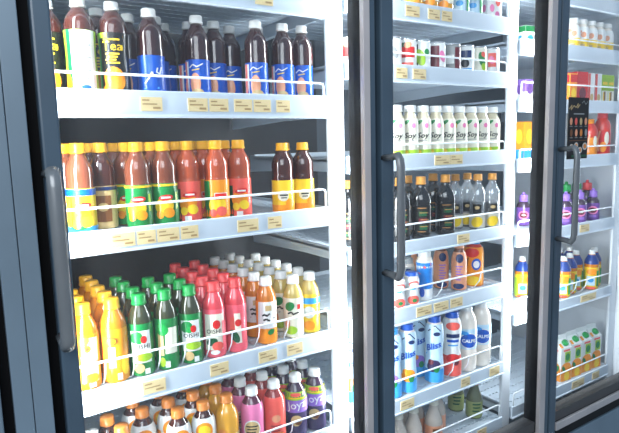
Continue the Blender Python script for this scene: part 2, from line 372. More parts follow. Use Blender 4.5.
def a_pink(A, R, H):
    A.ell(0, .40 * H, R * .75, .15 * H, C['white']); A.ell(0, .40 * H, R * .66, .13 * H, C['tan']); bars(A, -R * .5, R * .5, .44 * H, 3, .045 * H, C['black'], .0032); A.ell(R * .35, .14 * H, R * .5, .08 * H, C['orange']); A.ell(-R * .6, .16 * H, R * .4, .08 * H, C['coral'])
def a_coral(A, R, H):
    A.line([(-R * .6, .56 * H), (R * .6, .57 * H)], .002, C['peach']); A.ell(0, .45 * H, R * .4, .06 * H, C['peach']); bars(A, -R * .5, R * .5, .33 * H, 4, .04 * H, C['maroon'], .0022); A.ell(0, .14 * H, R * .8, .09 * H, C['orange'])
def a_joyz(A, R, H):
    A.rect(-R * 1.5, R * 1.5, .63 * H, .755 * H, C['lime']); A.ell(-R * .1, .715 * H, R * .5, .03 * H, C['coral']); A.rect(-R * .8, R * .5, .655 * H, .675 * H, C['yellow'])
    A.rect(-R * 1.5, R * 1.5, .43 * H, .63 * H, C['violet']); A.text('Joyz', 0, .50 * H, .028, C['white'], .01, rot=.12); A.ell(-R * .1, .30 * H, R * .5, .09 * H, C['tan']); A.ell(R * .05, .27 * H, R * .28, .045 * H, C['brown'])
def a_soy(A, R, H):
    A.rect(-R * 1.4, R * 1.4, .02 * H, .13 * H, C['lime']); A.ell(-R * .5, .08 * H, R * .4, .05 * H, C['yellow']); A.ell(-R * .45, .66 * H, R * .55, .035 * H, C['green'], .6); A.ell(R * .45, .60 * H, R * .25, .05 * H, C['pink']); A.ell(-R * .65, .6 * H, R * .2, .06 * H, C['yellow'])
    A.text('Soy', 0, .36 * H, .021, C['black'], .02, .3); A.rect(-R * .5, R * .5, .30 * H, .315 * H, C['grey'])
def a_liquor(A, R, H):
    A.rect(-R * 1.6, R * 1.6, .12 * H, .132 * H, C['goldline']); A.rect(-R * 1.6, R * 1.6, .50 * H, .512 * H, C['goldline']); A.rect(-R * .3, R * .95, .38 * H, .45 * H, C['dkgreen']); A.rect(-R * .3, R * .95, .27 * H, .34 * H, C['maroon']); A.rect(-R * .2, R * .9, .16 * H, .23 * H, C['dkgreen'])
    bars(A, -R * .2, R * .85, .425 * H, 3, .11 * H, C['goldline'], .002); A.rect(-R * 1.25, -R * .7, .15 * H, .24 * H, C['grey'])
def a_sauce(A, R, H):
    A.rect(-R * .5, R * .5, .30 * H, .46 * H, C['black']); A.ell(0, .40 * H, R * .3, .03 * H, C['tan']); A.ell(0, .14 * H, R * .75, .09 * H, C['yellow'], .5)
def a_smallred(A, R, H):
    A.ell(R * .2, .66 * H, R * .75, .10 * H, C['coral']); A.ell(R * .2, .64 * H, R * .55, .07 * H, C['white']); A.ell(-R * .1, .52 * H, R * .5, .04 * H, C['sky']); A.ell(R * .1, .17 * H, R * .8, .14 * H, C['coral']); A.ell(R * .2, .16 * H, R * .3, .06 * H, C['green'])
def a_bluewhite(A, R, H):
    A.rect(-R * 1.5, R * 1.5, .25 * H, .78 * H, C['aqua']); A.line([(-R * .7, .56 * H), (0, .70 * H), (R * .8, .76 * H)], .008, C['coral']); A.ell(R * .35, .40 * H, R * .5, .10 * H, C['blue']); A.ell(-R * .3, .18 * H, R * .3, .1 * H, C['blue'])
def a_orbottle(A, R, H):
    A.ell(R * .1, .68 * H, R * .5, .09 * H, C['navy']); bars(A, -R * .4, R * .5, .50 * H, 6, .055 * H, C['violet'], .004); A.ell(0, .10 * H, R * .7, .06 * H, C['navy'])
def a_orpack(A, R, H):
    A.ell(-R * .1, .75 * H, R * .7, .10 * H, C['red']); A.ell(R * .35, .50 * H, R * .45, .13 * H, C['blue']); A.ell(R * .35, .50 * H, R * .30, .08 * H, C['white']); A.line([(-R * .6, .55 * H), (-R * .4, .65 * H), (-R * .5, .45 * H)], .002, C['black']); A.ell(0, .14 * H, R * .8, .1 * H, C['yellow'])
def bliss(A, R, H, c):
    A.rect(-R * 1.5, R * 1.5, .02 * H, .22 * H, C['sky']); A.ell(0, .27 * H, R * .75, .09 * H, c, .3); A.ell(R * .3, .22 * H, R * .3, .05 * H, C['green']); A.ell(-R * .3, .33 * H, R * .3, .04 * H, C['orange'] if c is not C['grape'] else C['maroon'])
    A.line([(-R * .6, .80 * H), (R * .1, .88 * H), (R * .7, .80 * H)], .003, C['navy']); A.ell(R * .3, .76 * H, R * .35, .03 * H, C['navy']); A.text('Bliss', 0, .53 * H, .034, C['blue'], .03, .3, maxw=R * 1.7, rot=.35)
    A.line([(-R * .9, .44 * H), (R * .9, .56 * H)], .0024, C['sky'])
def a_bliss1(A, R, H): bliss(A, R, H, C['orange'])
def a_bliss2(A, R, H): bliss(A, R, H, C['grape'])
def a_bliss3(A, R, H):
    bliss(A, R, H, C['violet'])
def a_blissred(A, R, H):
    A.rect(-R * 1.5, R * 1.5, .02 * H, .34 * H, C['coral']); A.ell(0, .30 * H, R * .7, .07 * H, C['red']); A.ell(R * .3, .24 * H, R * .35, .05 * H, C['maroon']); A.rect(-R * .7, R * .7, .62 * H, .68 * H, C['navy']); A.rect(-R * .6, R * .6, .55 * H, .59 * H, C['blue']); A.ell(0, .80 * H, R * .75, .06 * H, C['coral'])
    A.rect(-R * .5, R * .5, .49 * H, .51 * H, C['sky'])
def a_calpis(A, R, H):
    A.rect(-R * 1.5, R * 1.5, .38 * H, .66 * H, C['paleblue']); A.ell(R * .05, .50 * H, R * .9, .125 * H, C['white']); A.ell(R * .05, .50 * H, R * .84, .11 * H, C['blue']); A.text('CALPIS', R * .05, .475 * H, .022, C['white'], .035, maxw=R * 1.4); A.ell(-R * .5, .62 * H, R * .5, .03 * H, C['sky'])
def a_carafe(A, R, H):
    A.rect(-R * .3, R * .5, .27 * H, .36 * H, C['brown']); A.rect(-R * .2, R * .5, .15 * H, .2 * H, C['grey']); A.ell(0, .12 * H, R * .8, .07 * H, C['peach'])
def a_moss(A, R, H):
    bars(A, -R * .4, R * .6, .40 * H, 3, .09 * H, C['dkgreen'], .005)
def a_milk(A, R, H):
    A.rect(-R * 1.6, R * 1.6, .02 * H, .36 * H, C['yellow']); A.rect(-R * .3, R * .4, .05 * H, .2 * H, C['tan']); A.ell(R * .2, .50 * H, R * .35, .09 * H, C['peach']); A.ell(-R * .3, .60 * H, R * .3, .05 * H, C['peach'])
def a_redbottle(A, R, H):
    A.line([(-R * .4, .10 * H), (-R * .5, .35 * H), (-R * .3, .58 * H)], .006, C['peach']); A.ell(R * .5, .4 * H, R * .3, .15 * H, C['cream']); A.ell(R * .1, .2 * H, R * .4, .12 * H, C['orange'])
def a_purple(A, R, H):
    A.ell(0, .36 * H, R * .75, .14 * H, C['pink']); A.ell(0, .36 * H, R * .55, .09 * H, C['maroon']); A.rect(-R * .5, R * .5, .12 * H, .2 * H, C['violet']); A.rect(-R * .3, R * .3, .345 * H, .375 * H, C['white'])
def a_bluecap(A, R, H):
    A.rect(-R * .6, R * .6, .12 * H, .36 * H, C['paleblue']); A.ell(0, .26 * H, R * .4, .06 * H, C['sky']); A.rect(-R * 1.4, -R * .8, .06 * H, .5 * H, C['lime']); A.ell(R * .2, .47 * H, R * .8, .08 * H, C['orange']); A.rect(R * .8, R * 1.3, .1 * H, .5 * H, C['capgreen']); A.ell(0, .06 * H, R * .8, .03 * H, C['coral'])
C['aqua'] = plastic('aqua_print', (24, 124, 206)); C['honeyl'] = plastic('honey_print', (236, 150, 22)); C['navycap'] = plastic('navy_collar', (24, 58, 130)); C['mossl'] = plastic('moss_print', (150, 160, 96))
C['rosep'] = plastic('rose_print', (240, 96, 110))

# --- special shapes
def can(name, base, stripes):
    R, H = .0260, .081; root = empty(name, (0, 0, 0))
    b = MB(); b.lathe([(R * .80, 0), (R * .98, .004), (R, .008), (R, H * .88), (R * .93, H * .95)], base, n=24); bd = b.build('body', root)
    t = MB(); t.lathe([(R * .92, H * .94), (R * .95, H * .97), (R * .95, H), (R * .88, H), (R * .86, H * .965)], C['alu'], n=24); t.build('lid', root)
    u = MB(); u.lathe([(R * .25, H * .966), (R * .25, H * .985), (R * .12, H * .985)], C['alu'], n=10, cy=-R * .3); u.build('pull_tab', root)
    m = MB(); A = Art(m, wrap([(R, .005), (R, H * .88)]))
    for s in stripes:
        if s[0] == 'r': A.rect(s[1] * R, s[2] * R, s[3] * H, s[4] * H, C[s[5]])
        else: A.ell(s[1] * R, s[2] * H, s[3] * R, s[4] * H, C[s[5]], .3)
    m.build('print', bd)
    return root

def carton(name, front, capm):
    root = empty(name, (0, 0, 0)); w = .0290; h = .130; t = .172
    b = MB()
    v = [(-w, -w, 0), (w, -w, 0), (w, w, 0), (-w, w, 0), (-w, -w, h), (w, -w, h), (w, w, h), (-w, w, h), (-w, 0.002, t - .016), (w, 0.002, t - .016), (-w, -.002, t - .016), (w, -.002, t - .016), (-w, -.002, t), (w, -.002, t), (w, .002, t), (-w, .002, t)]
    f = [(0, 3, 2, 1), (0, 1, 5, 4), (1, 2, 6, 5), (2, 3, 7, 6), (3, 0, 4, 7), (4, 5, 11, 10), (6, 7, 8, 9), (5, 6, 9, 11), (7, 4, 10, 8), (10, 11, 13, 12), (8, 15, 14, 9), (12, 13, 14, 15), (11, 9, 14, 13), (8, 10, 12, 15)]
    b.add(v, f, C['white']); bd = b.build('body', root)
    m = MB()
    for A in (Art(m, flatwrap(-w)), Art(m, flatwrap(-w, ax='y'))):
        A.rect(-w * .98, w * .98, .002, .052, front); A.ell(0, .055, w * .9, .018, front); A.ell(.004, .02, w * .5, .018, C['yellow']); A.rect(-w * .3, w * .75, .074, .114, C['lime']); A.ell(w * .2, .094, w * .42, .014, C['green'])
        A.rect(-w * .6, w * .6, .117, .124, C['coral']); A.ell(-w * .5, .05, w * .25, .014, C['green'], .5)
    m.build('print', bd)
    sl = MB(); ang = math.atan2(t - .016 - h, w)
    def sw(a, z, k): return (a, -w + z * math.cos(ang) - (.0005 + .0002 * k) * math.sin(ang), h + z * math.sin(ang) + (.0005 + .0002 * k) * math.cos(ang))
    A = Art(sl, sw); A.rect(-w * .95, -w * .5, .002, .034, C['orange']); sl.build('gable_print', bd)
    c = MB(); c.lathe([(.0125, 0), (.0125, .009), (.011, .011)], capm, n=18); co = c.build('screw_cap', root)
    co.location = (.004 * S, (-w + .018 * math.cos(ang)) * S, (h + .018 * math.sin(ang)) * S); co.rotation_euler.x = ang
    return root

def snackbox(name, w, d, h, base, arts):
    root = empty(name, (0, 0, 0)); b = MB(); b.box(-w, w, -d, d, 0, h, base, .002); bd = b.build('body', root)
    m = MB()
    for A, hw in ((Art(m, flatwrap(-d)), w), (Art(m, flatwrap(-w, ax='y')), d)):
        for s in arts:
            if s[0] == 'r': A.rect(s[1] * hw, s[2] * hw, s[3] * h, s[4] * h, C[s[5]])
            else: A.ell(s[1] * hw, s[2] * h, s[3] * hw, s[4] * h, C[s[5]])
    m.build('print', bd)
    return root

def sportcap(m):
    def ex(root, R, H):
        c = MB(); c.lathe([(R * .26, H * .995), (R * .26, H * 1.05), (R * .2, H * 1.055), (R * .2, H * 1.075), (R * .16, H * 1.08)], m, n=14); c.build('spout', root)
    return ex

K = {}   # kind -> (maker, look, object name, category)
def kind(key, look, cat, mk): K[key] = [mk, look, cat, None]
B = bottle
kind('tea', 'tall dark tea bottle with orange fruit print', 'bottle', lambda: B('tea_bottle', .0280, .178, P_TEA, L['tea'], C['capwhite'], .50, .085, (.01, .66, C['black']), a_tea))
kind('teaback', 'tall tea bottle turned to its white back panel', 'bottle', lambda: B('tea_bottle', .0280, .178, P_TEA, L['tea'], C['capwhite'], .50, .085, (.01, .66, C['lime']), a_teaback))
kind('cola', 'dark cola bottle with cup print on blue label', 'bottle', lambda: B('cola_bottle', R0, .173, P_COLA, L['cola'], C['capwhite'], .54, .095, (.02, .46, C['blue']), a_cola))
kind('colab', 'dark cola bottle with white swirls on blue label', 'bottle', lambda: B('cola_bottle', .0275, .173, P_COLA, L['cola'], C['capwhite'], .54, .095, (.02, .46, C['blue']), a_colab))
for kk, look, lm, art, lq, cp in (
    ('lemblue', 'lemon tea bottle with yellow and blue label', 'yellow', a_lemblue, 'amber', 'capyel'),
    ('lembrown', 'lemon tea bottle with plain tan label', 'tan', a_lembrown, 'tea', 'capyel'),
    ('lemgreen', 'lemon tea bottle with green label', 'green', a_lemgreen, 'amber', 'capyel'),
    ('lemred', 'amber tea bottle with red label', 'coral', a_lemred, 'orangered', 'capyel'),
    ('lemoran', 'orange-red tea bottle with green label edge', 'orange', a_lemoran, 'orangered', 'capyel'),
    ('lemdark', 'dark brown tea bottle with yellow label', 'yellow', a_lemdark, 'tea', 'capyel')):
    kind(kk, look, 'bottle', (lambda lm=lm, art=art, lq=lq, cp=cp, kk=kk: B('tea_bottle', .0265, .166 if kk == 'lemdark' else .175, P_LEMON, L[lq], C[cp], .56, .11, (.02, .47 if kk == 'lemdark' else .51, C[lm]), art)))
for kk, look, lm, art, lq, cp, r, h in (
    ('honey', 'honey-coloured tea bottle with cream label panel', 'honeyl', a_honey, 'honey', 'capyel', .0257, .174),
    ('honeyb', 'honey-coloured tea bottle showing barcode side', 'honeyl', a_honeyb, 'honey', 'capyel', .0268, .174),
    ('green', 'green-capped tea bottle with white leaf label', 'green', a_green, 'greentea', 'capgreen', .0257, .174),
    ('greenb', 'green-capped tea bottle with tan label stripe', 'green', a_greenb, 'greentea', 'capgreen', .0254, .174),
    ('redt', 'red-capped tea bottle with cream label', 'rosep', a_red, 'rose', 'capred', .0257, .173),
    ('redb', 'red-capped pink tea bottle with narrow label', 'rosep', a_redb, 'rose', 'capred', .0254, .173),
    ('rust', 'amber tea bottle with slanted white label', 'orange', a_rust, 'rust', 'capwhite', .0252, .162),
    ('creamt', 'pale tea bottle with cream and green label', 'cream', a_cream, 'straw', 'capwhite', .0252, .154),
    ('yelblue', 'tea bottle with yellow and sky-blue sleeve', 'yellow', a_yelblue, 'straw', 'capwhite', .0252, .154)):
    kind(kk, look, 'bottle', (lambda lm=lm, art=art, lq=lq, cp=cp, r=r, h=h: B('tea_bottle', r, h, P_GREEN, L[lq], C[cp], .59, .125, (.02, .66, C[lm]), art)))
for kk, look, nm, lm, art, lq, cp, top in (
    ('whitecapd', 'clear juice bottle with white cap at shelf end', 'juice_bottle', 'white', a_yel, 'pale', 'capwhite', .60),
    ('oranw', 'juice bottle with orange disc on grey-white sleeve', 'juice_bottle', 'white', a_oranwhite, 'tea', 'caporange', .79),
    ('yelj', 'golden juice bottle with orange cap', 'juice_bottle', 'tan', a_yel, 'yellowj', 'caporange', .45),
    ('pinkj', 'pink juice bottle with white cap', 'juice_bottle', 'pink', a_pink, 'maroonj', 'capwhite', .77),
    ('coralj', 'coral juice bottle with white cap', 'juice_bottle', 'coral', a_coral, 'coraldk', 'capwhite', .77),
    ('grapej', 'purple grape drink bottle with lime band', 'juice_bottle', 'grape', a_joyz, 'grapej', 'capwhite', .76)):
    kind(kk, look, 'bottle', (lambda nm=nm, lm=lm, art=art, lq=lq, cp=cp, top=top: B(nm, .0276, .160, P_ROUND, L[lq], C[cp], .55, .115, (.02, top, C[lm]), art)))
kind('soy', 'white-sleeved soy drink bottle', 'bottle', lambda: B('soy_bottle', .0236, .139, P_SLIM, L['soy'], C['capwhite'], .72, .13, (.02, .74, C['cream']), a_soy))
kind('liquor', 'black bottle with gold cap and banded label', 'bottle', lambda: B('sauce_bottle', .0285, .178, P_LIQUOR, L['black'], C['gold'], .50, .125, (.10, .53, C['black']), a_liquor, sq=.35))
kind('sauce', 'clear gold-capped bottle half full of dark drink', 'bottle', lambda: B('drink_bottle', .0245, .172, P_LIQUOR, L['black'], C['gold'], .55, .115, (.04, .27, C['chalk']), a_sauce, fill=.50))
kind('smallred', 'small white yogurt bottle with blue cap', 'bottle', lambda: B('yogurt_bottle', .0225, .093, P_YOG, L['milk'], C['blue'], .80, .16, (.02, .80, C['white']), a_smallred))
kind('greylid', 'grey-white yogurt bottle with dark cap band', 'bottle', lambda: B('yogurt_bottle', .0225, .118, P_YOG, L['pale'], C['grey'], .80, .14, (.02, .80, C['grey']), a_orbottle))
kind('bluewhite', 'sky-blue yogurt bottle with white cap', 'bottle', lambda: B('yogurt_bottle', .0240, .145, P_YOG, L['milk'], C['capwhite'], .78, .16, (.02, .82, C['white']), a_bluewhite))
kind('orb', 'peach-coloured bottle with navy round badge', 'bottle', lambda: B('juice_bottle', .0235, .150, P_SLIM, L['amber'], C['peach'], .62, .12, (.02, .80, C['peach']), a_orbottle))
kind('orp', 'orange juice bottle with red top and blue badge', 'bottle', lambda: B('juice_bottle', .0330, .146, P_CALP, L['redj'], C['sky'], .60, .12, (.02, .86, C['orange']), a_orpack))
for kk, look, art, cp in (('bliss1', 'blue and white yogurt bottle with orange fruit print', a_bliss1, 'blue'), ('bliss2', 'blue and white yogurt bottle with dark berry print', a_bliss2, 'blue'), ('bliss3', 'blue and white yogurt bottle with violet print', a_bliss3, 'sky')):
    kind(kk, look, 'bottle', (lambda art=art, cp=cp: B('yogurt_bottle', .0285, .205, P_YOG, L['milk'], C[cp], .66, .10, (.01, .89, C['paleblue']), art)))
kind('blissred', 'white yogurt bottle with pomegranate print', 'bottle', lambda: B('yogurt_bottle', .0298, .205, P_YOG, L['milk'], C['blue'], .68, .10, (.01, .89, C['white']), a_blissred))
kind('calpis', 'white milk drink bottle with blue oval badge', 'bottle', lambda: B('milk_bottle', .0320, .207, P_CALP, L['milk'], C['capwhite'], .56, .09, (.36, .68, C['paleblue']), a_calpis))
kind('carafe', 'pale milky drink bottle with narrow neck', 'bottle', lambda: B('milk_bottle', .0275, .128, P_CARAFE, L['pale'], C['cream'], .55, .10, (.06, .42, C['peach']), a_carafe))
kind('moss', 'green drink bottle at the bottom shelf end', 'bottle', lambda: B('drink_bottle', .0270, .128, P_CARAFE, L['moss'], C['peach'], .55, .10, (.06, .48, C['mossl']), a_moss))
kind('milk', 'white milk bottle with yellow base band', 'bottle', lambda: B('milk_bottle', .0255, .106, P_SLIM, L['milk'], C['capwhite'], .76, .15, (.01, .76, C['white']), a_milk))
kind('redbig', 'large red drink bottle', 'bottle', lambda: B('juice_bottle', .0300, .160, P_ROUND, L['redj'], C['capred'], .62, .14, (.04, .56, C['red']), a_redbottle))
kind('redsm', 'slim orange-red drink bottle', 'bottle', lambda: B('juice_bottle', .0240, .135, P_ROUND, L['redj'], C['orange'], .50, .12, (.04, .5, C['orange']), a_redbottle))
kind('purp', 'purple drink bottle with lilac sports cap', 'bottle', lambda: B('juice_bottle', .0245, .112, P_SPORT, L['grapej'], C['violet'], .62, .22, (.03, .60, C['purple']), a_purple, extra=sportcap(C['violet'])))
kind('purpg', 'purple drink bottle with green sports cap', 'bottle', lambda: B('juice_bottle', .0245, .136, P_SPORT, L['grapej'], C['capgreen'], .70, .2, (.03, .60, C['purple']), a_purple, extra=sportcap(C['capgreen'])))
kind('purpr', 'purple drink bottle with red sports cap', 'bottle', lambda: B('juice_bottle', .0245, .136, P_SPORT, L['grapej'], C['capred'], .70, .2, (.03, .60, C['purple']), a_purple, extra=sportcap(C['capred'])))
def navycollar(root, R, H):
    c = MB(); c.lathe([(r + .0012, z) for r, z in cut(scl(P_ROUND, R, H), .66 * H, .885 * H)], C['navycap'], n=18); c.build('collar', root)
kind('bluecap', 'orange drink bottle with navy collar and white cap', 'bottle', lambda: B('juice_bottle', .0255, .152, P_ROUND, L['honey'], C['capwhite'], .46, .115, (.03, .58, C['yellow']), a_bluecap, extra=navycollar))
kind('cart', 'white gable-top juice carton with green cap', 'carton', lambda: carton('juice_carton', C['orange'], C['capgreen']))
kind('darkb', 'dark brown bottle below the carton shelf', 'bottle', lambda: B('drink_bottle', .0260, .115, P_ROUND, L['dark'], C['black'], .5, .12, (.05, .5, C['black']), a_liquor))
kind('redbox', 'red snack box with darker oval print', 'box', lambda: snackbox('snack_box', .0305, .024, .108, C['red'], [('r', -.8, .8, .55, .62, 'coral'), ('e', 0, .3, .6, .2, 'maroon')]))
kind('whitebox', 'white and red snack box', 'box', lambda: snackbox('snack_box', .019, .022, .106, C['white'], [('r', -1, -.4, .02, .98, 'coral'), ('e', .1, .2, .5, .12, 'tan')]))
kind('yelbox', 'yellow snack box with cream lower half', 'box', lambda: snackbox('snack_box', .0195, .022, .104, C['lime'], [('r', -.9, .9, .0, .45, 'cream'), ('r', -.5, .1, .05, .4, 'yellow'), ('r', -.2, .2, .05, .42, 'brown'), ('r', -.7, .7, .65, .75, 'yellow')]))
kind('oranbox', 'orange snack box beside the door handle side', 'box', lambda: snackbox('snack_box', .020, .022, .100, C['orange'], [('r', -.9, .9, .7, .95, 'red'), ('e', 0, .3, .6, .2, 'yellow')]))
kind('greenpack', 'small green-topped drink pack', 'box', lambda: snackbox('drink_pack', .024, .022, .085, C['white'], [('r', -1, 1, .75, .98, 'green'), ('r', -.9, .9, .05, .35, 'coral'), ('e', 0, .5, .6, .12, 'sky')]))
kind('lilacpack', 'lilac drink pack', 'box', lambda: snackbox('drink_pack', .024, .022, .085, C['violet'], [('r', -1, 1, .1, .5, 'white'), ('e', 0, .6, .6, .2, 'purple')]))
kind('juicepack', 'orange drink pack with turquoise foot', 'box', lambda: snackbox('drink_pack', .026, .022, .13, C['orange'], [('r', -1, 1, .0, .25, 'sky'), ('e', 0, .6, .6, .2, 'yellow')]))
kind('goldj', 'golden juice bottle on the topmost shelf', 'bottle', lambda: B('juice_bottle', .0265, .13, P_ROUND, L['yellowj'], C['capwhite'], .5, .12, (.2, .55, C['cream']), a_yel))
kind('greenj', 'pale green juice bottle on the topmost shelf', 'bottle', lambda: B('juice_bottle', .0265, .13, P_ROUND, L['straw'], C['capwhite'], .5, .12, (.0, .55, C['paleblue']), a_bluecap))
kind('pinkpack', 'pink and white drink pack', 'box', lambda: snackbox('drink_pack', .030, .022, .11, C['white'], [('e', -.4, .3, .3, .1, 'pink'), ('e', .4, .5, .35, .14, 'coral'), ('e', .3, .15, .3, .08, 'pink'), ('e', -.5, .7, .3, .1, 'coral')]))
CANS = [('canwhite', 'white drink can', 'white', [('r', -1.2, -.6, 0.02, .98, 'white'), ('e', .3, .5, .3, .2, 'grey')]),
 ('canred', 'white drink can with red and green print', 'white', [('r', -.9, .9, .38, .72, 'red'), ('r', -.8, .2, .72, .86, 'dkgreen'), ('e', .1, .78, .4, .1, 'peach'), ('r', -.7, .7, .1, .22, 'coral')]),
 ('canlime', 'drink can with black stripe and lime fruit', 'white', [('r', -1.3, -.45, .03, .86, 'black'), ('e', -.2, .42, .5, .28, 'lime'), ('e', .5, .6, .3, .1, 'green')]),
 ('canmaroon', 'maroon and white drink can', 'white', [('r', -1.3, .1, .04, .86, 'maroon'), ('r', -1.3, 1.3, .04, .15, 'maroon'), ('e', .5, .5, .35, .2, 'pink')]),
 ('cangrey', 'grey drink can with maroon edge', 'grey', [('r', .3, 1.2, .04, .86, 'maroon'), ('r', -.8, .2, .3, .6, 'white')]),
 ('canblack', 'white drink can with black and blue print', 'white', [('r', -.7, .5, .55, .8, 'navy'), ('e', -.2, .35, .45, .15, 'black'), ('r', -.5, .6, .08, .18, 'sky')]),
 ('cangreen', 'cream drink can with green print', 'cream', [('e', .3, .5, .4, .3, 'green'), ('e', .5, .25, .3, .15, 'lime'), ('e', .4, .7, .25, .1, 'coral')]),
 ('canpink', 'white drink can with pink-red print', 'white', [('r', -.5, .4, .3, .8, 'coral'), ('e', -.1, .55, .3, .15, 'pink'), ('r', -1, 1, .05, .14, 'pink')])]
for kk, look, base, st in CANS:
    kind(kk, look, 'can', (lambda base=base, st=st: can('drink_can', C[base], st)))

ORD = ['front', 'second', 'third', 'fourth', 'fifth', 'sixth', 'seventh', 'eighth', 'ninth', 'tenth']
NTH = ['first', 'second', 'third', 'fourth', 'fifth', 'sixth', 'seventh', 'eighth', 'ninth', 'tenth']
def put(key, x, y, z, label, group, rot=None):
    k = K[key]
    if k[3] is None: k[3] = o = k[0]()
    else: o = copy_tree(k[3])
    if rot is None: rot = (-.92 * math.atan2(x, y) + random.uniform(-.16, .16)) if k[2] != 'box' else -.08
    o.location = W(x, y, z - DROP + .0006); o.rotation_euler.z = rot
    tag(o, label, k[2], group)
    return o
def fill_shelf(z, group, items):
    """items: (kind, [line, line, ...]); a line runs from the front to the back: (x, y) points; lines are given from the handle side"""
    for it in items:
        key, lines = it[0], it[1]
        look = it[2] if len(it) > 2 else K[key][1]
        for c, line in enumerate(lines):
            for r, (x, y) in enumerate(line):
                if len(lines) == 1:
                    pos = '' if len(line) == 1 else ('front of its line' if r == 0 else ORD[r] + ' from front of its line')
                elif all(len(q) == 1 for q in lines):
                    pos = NTH[c] + ' such from the handle'
                else:
                    pos = NTH[c] + ' line from handle, ' + ('at front' if r == 0 else ORD[r] + ' back')
                put(key, x, y, z, look + (', ' + pos if pos else ''), group, None)
def ln(x, y0, n, p=.060, dx=0.0): return [(x + dx * i + random.uniform(-.0006, .0006), y0 + p * i) for i in range(n)]

# ------------------------------------------------------------------ the refrigerator
CX0, CX1, CY0, CY1 = .059, 2.25, 1.047, 1.64
ZB, ZT, ZFL = -1.02, .62, -ZC
fr = empty('display_refrigerator', (1.1 * S, 1.05 * S, 0)); ORI = (1.1, 1.05, -ZC)
tag(fr, 'long three-door glass-front drinks cooler with dark frames filling the view', 'refrigerator')
def part(name, mb, parent=fr): return mb.build(name, parent, ORI if parent is fr else (0, 0, 0))
def sub(name, mb, parent): return mb.build(name, parent, ORI)
for x0, x1, mm in ((CX0, 1.12, BACK_SHADED), (1.12, CX1, BACK_LIT)):  # shaded and lit tone of one back liner
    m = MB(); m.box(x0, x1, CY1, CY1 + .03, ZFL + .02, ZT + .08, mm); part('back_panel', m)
m = MB(); m.box(CX0, CX1, CY0, CY1, ZT, ZT + .08, WALLIN); part('top_panel', m)
m = MB(); m.box(CX0, CX1, 1.05, CY1, -1.06, -1.03, WALLIN); part('bottom_panel', m)
m = MB(); m.box(2.165, 2.25, 1.06, CY1, -1.03, ZT, POSTW); part('side_panel', m)
m = MB(); m.box(CX0, CX0 + .02, 1.05, CY1, -1.03, ZT, WALLIN); part('side_panel', m)
m = MB(); m.box(.137, 2.30, 1.004, 1.05, ZFL + .05, -1.022, PANEL, .003); part('kick_panel', m)
m = MB(); m.box(.05, 2.30, 1.02, 1.60, ZFL, ZFL + .05, BLACK); part('plinth', m)
m = MB(); m.box(.137, 2.30, 1.0, 1.05, ZT - .005, ZT + .08, FRAME, .003); part('canopy_rail', m)
# end pilaster with a seam, black recesses between the leaves
m = MB(); m.box(.059, .0875, 1.0, 1.05, ZFL + .02, ZT + .08, PANEL, .0015); m.box(.0885, .118, 1.0, 1.05, ZFL + .02, ZT + .08, PANEL, .0015); part('end_pilaster', m)
m = MB(); m.box(.110, .142, 1.022, 1.05, ZFL + .02, ZT + .08, BLACK); part('door_recess', m)
m = MB(); m.box(.845, .875, 1.022, 1.045, ZB, ZT, BLACK); part('door_recess', m)
m = MB(); m.box(1.570, 1.592, 1.022, 1.045, ZB, ZT, BLACK); part('door_recess', m)
for x0, x1 in ((.085, .136), (.784, .833), (1.466, 1.511), (2.118, 2.164)):
    m = MB(); m.box(x0, x1, 1.099, 1.109, -1.03, ZT, POSTW, .003); p = part('upright_post', m)
m = MB(); m.box(.15, 2.1, 1.058, 1.075, ZT - .03, ZT - .01, LED); part('light_bar', m)
DOORS = [(.137, .1665, .808, .851), (.868, .908, 1.515, 1.577), (1.585, 1.621, 2.235, 2.290)]
for i, (x0, g0, g1, x1) in enumerate(DOORS):
    m = MB(); zb = -1.015
    m.box(x0, g0, 1.0, 1.047, zb, ZT - .01, FRAME, .004); m.box(g1 + (.028 if i == 1 else .019), x1, 1.0, 1.047, zb, ZT - .01, FRAME, .003)
    m.box(g1, g1 + (.0285 if i == 1 else .0195), 1.004, 1.047, zb, ZT - .01, FRAME2)
    m.box(g0, g1, 1.0, 1.047, ZT - .05, ZT - .01, FRAME); m.box(g0, g1, 1.006, 1.047, -.948, -.915, SILL); m.box(g0, g1, 1.006, 1.047, zb, -.948, FRAME2)
    d = part('door', m); d['label'] = 'dark framed glass door'
    tw_ = .028 if i == 1 else .019
    h = MB(); h.box(g1 + .0005, g1 + tw_, .990, 1.004, -.975, ZT - .03, SILVER, .001); h.box(g0, g1 + .019, .996, 1.006, -.977, -.950, SILVER, .002); sub('silver_trim', h, d)
    g = MB(); g.box(g0, g1, 1.022, 1.026, -.915, ZT - .05, GLASS); sub('glass_pane', g, d)
    hx = g0 - .030 + (.006 if i == 0 else 0); h = MB(); yb = .945
    if i == 2: hx += .004
    h.tube([(hx, 1.002, -.040), (hx, .970, -.038), (hx, .955, -.034), (hx, yb + .003, -.044), (hx, yb, -.060), (hx, yb, -.180), (hx, yb, -.300), (hx, yb + .003, -.316), (hx, .955, -.326), (hx, .970, -.322), (hx, 1.002, -.320)], .0115, HANDLE, n=14, flat=.72)
    sub('handle', h, d)
# neighbouring cabinet edge
nb = empty('steel_cabinet', (-.10 * S, 1.05 * S, 0))
tag(nb, 'slate-grey side edge of the neighbouring cabinet beside the cooler', 'cabinet')
m = MB(); m.box(-.25, .042, 1.002, 1.60, ZFL, ZT + .08, PANEL, .003); m.build('body', nb, (-.10, 1.05, -ZC))
m = MB(); m.box(.042, .0585, 1.02, 1.60, ZFL, ZT + .08, BLACK); m.build('gasket', nb, (-.10, 1.05, -ZC))

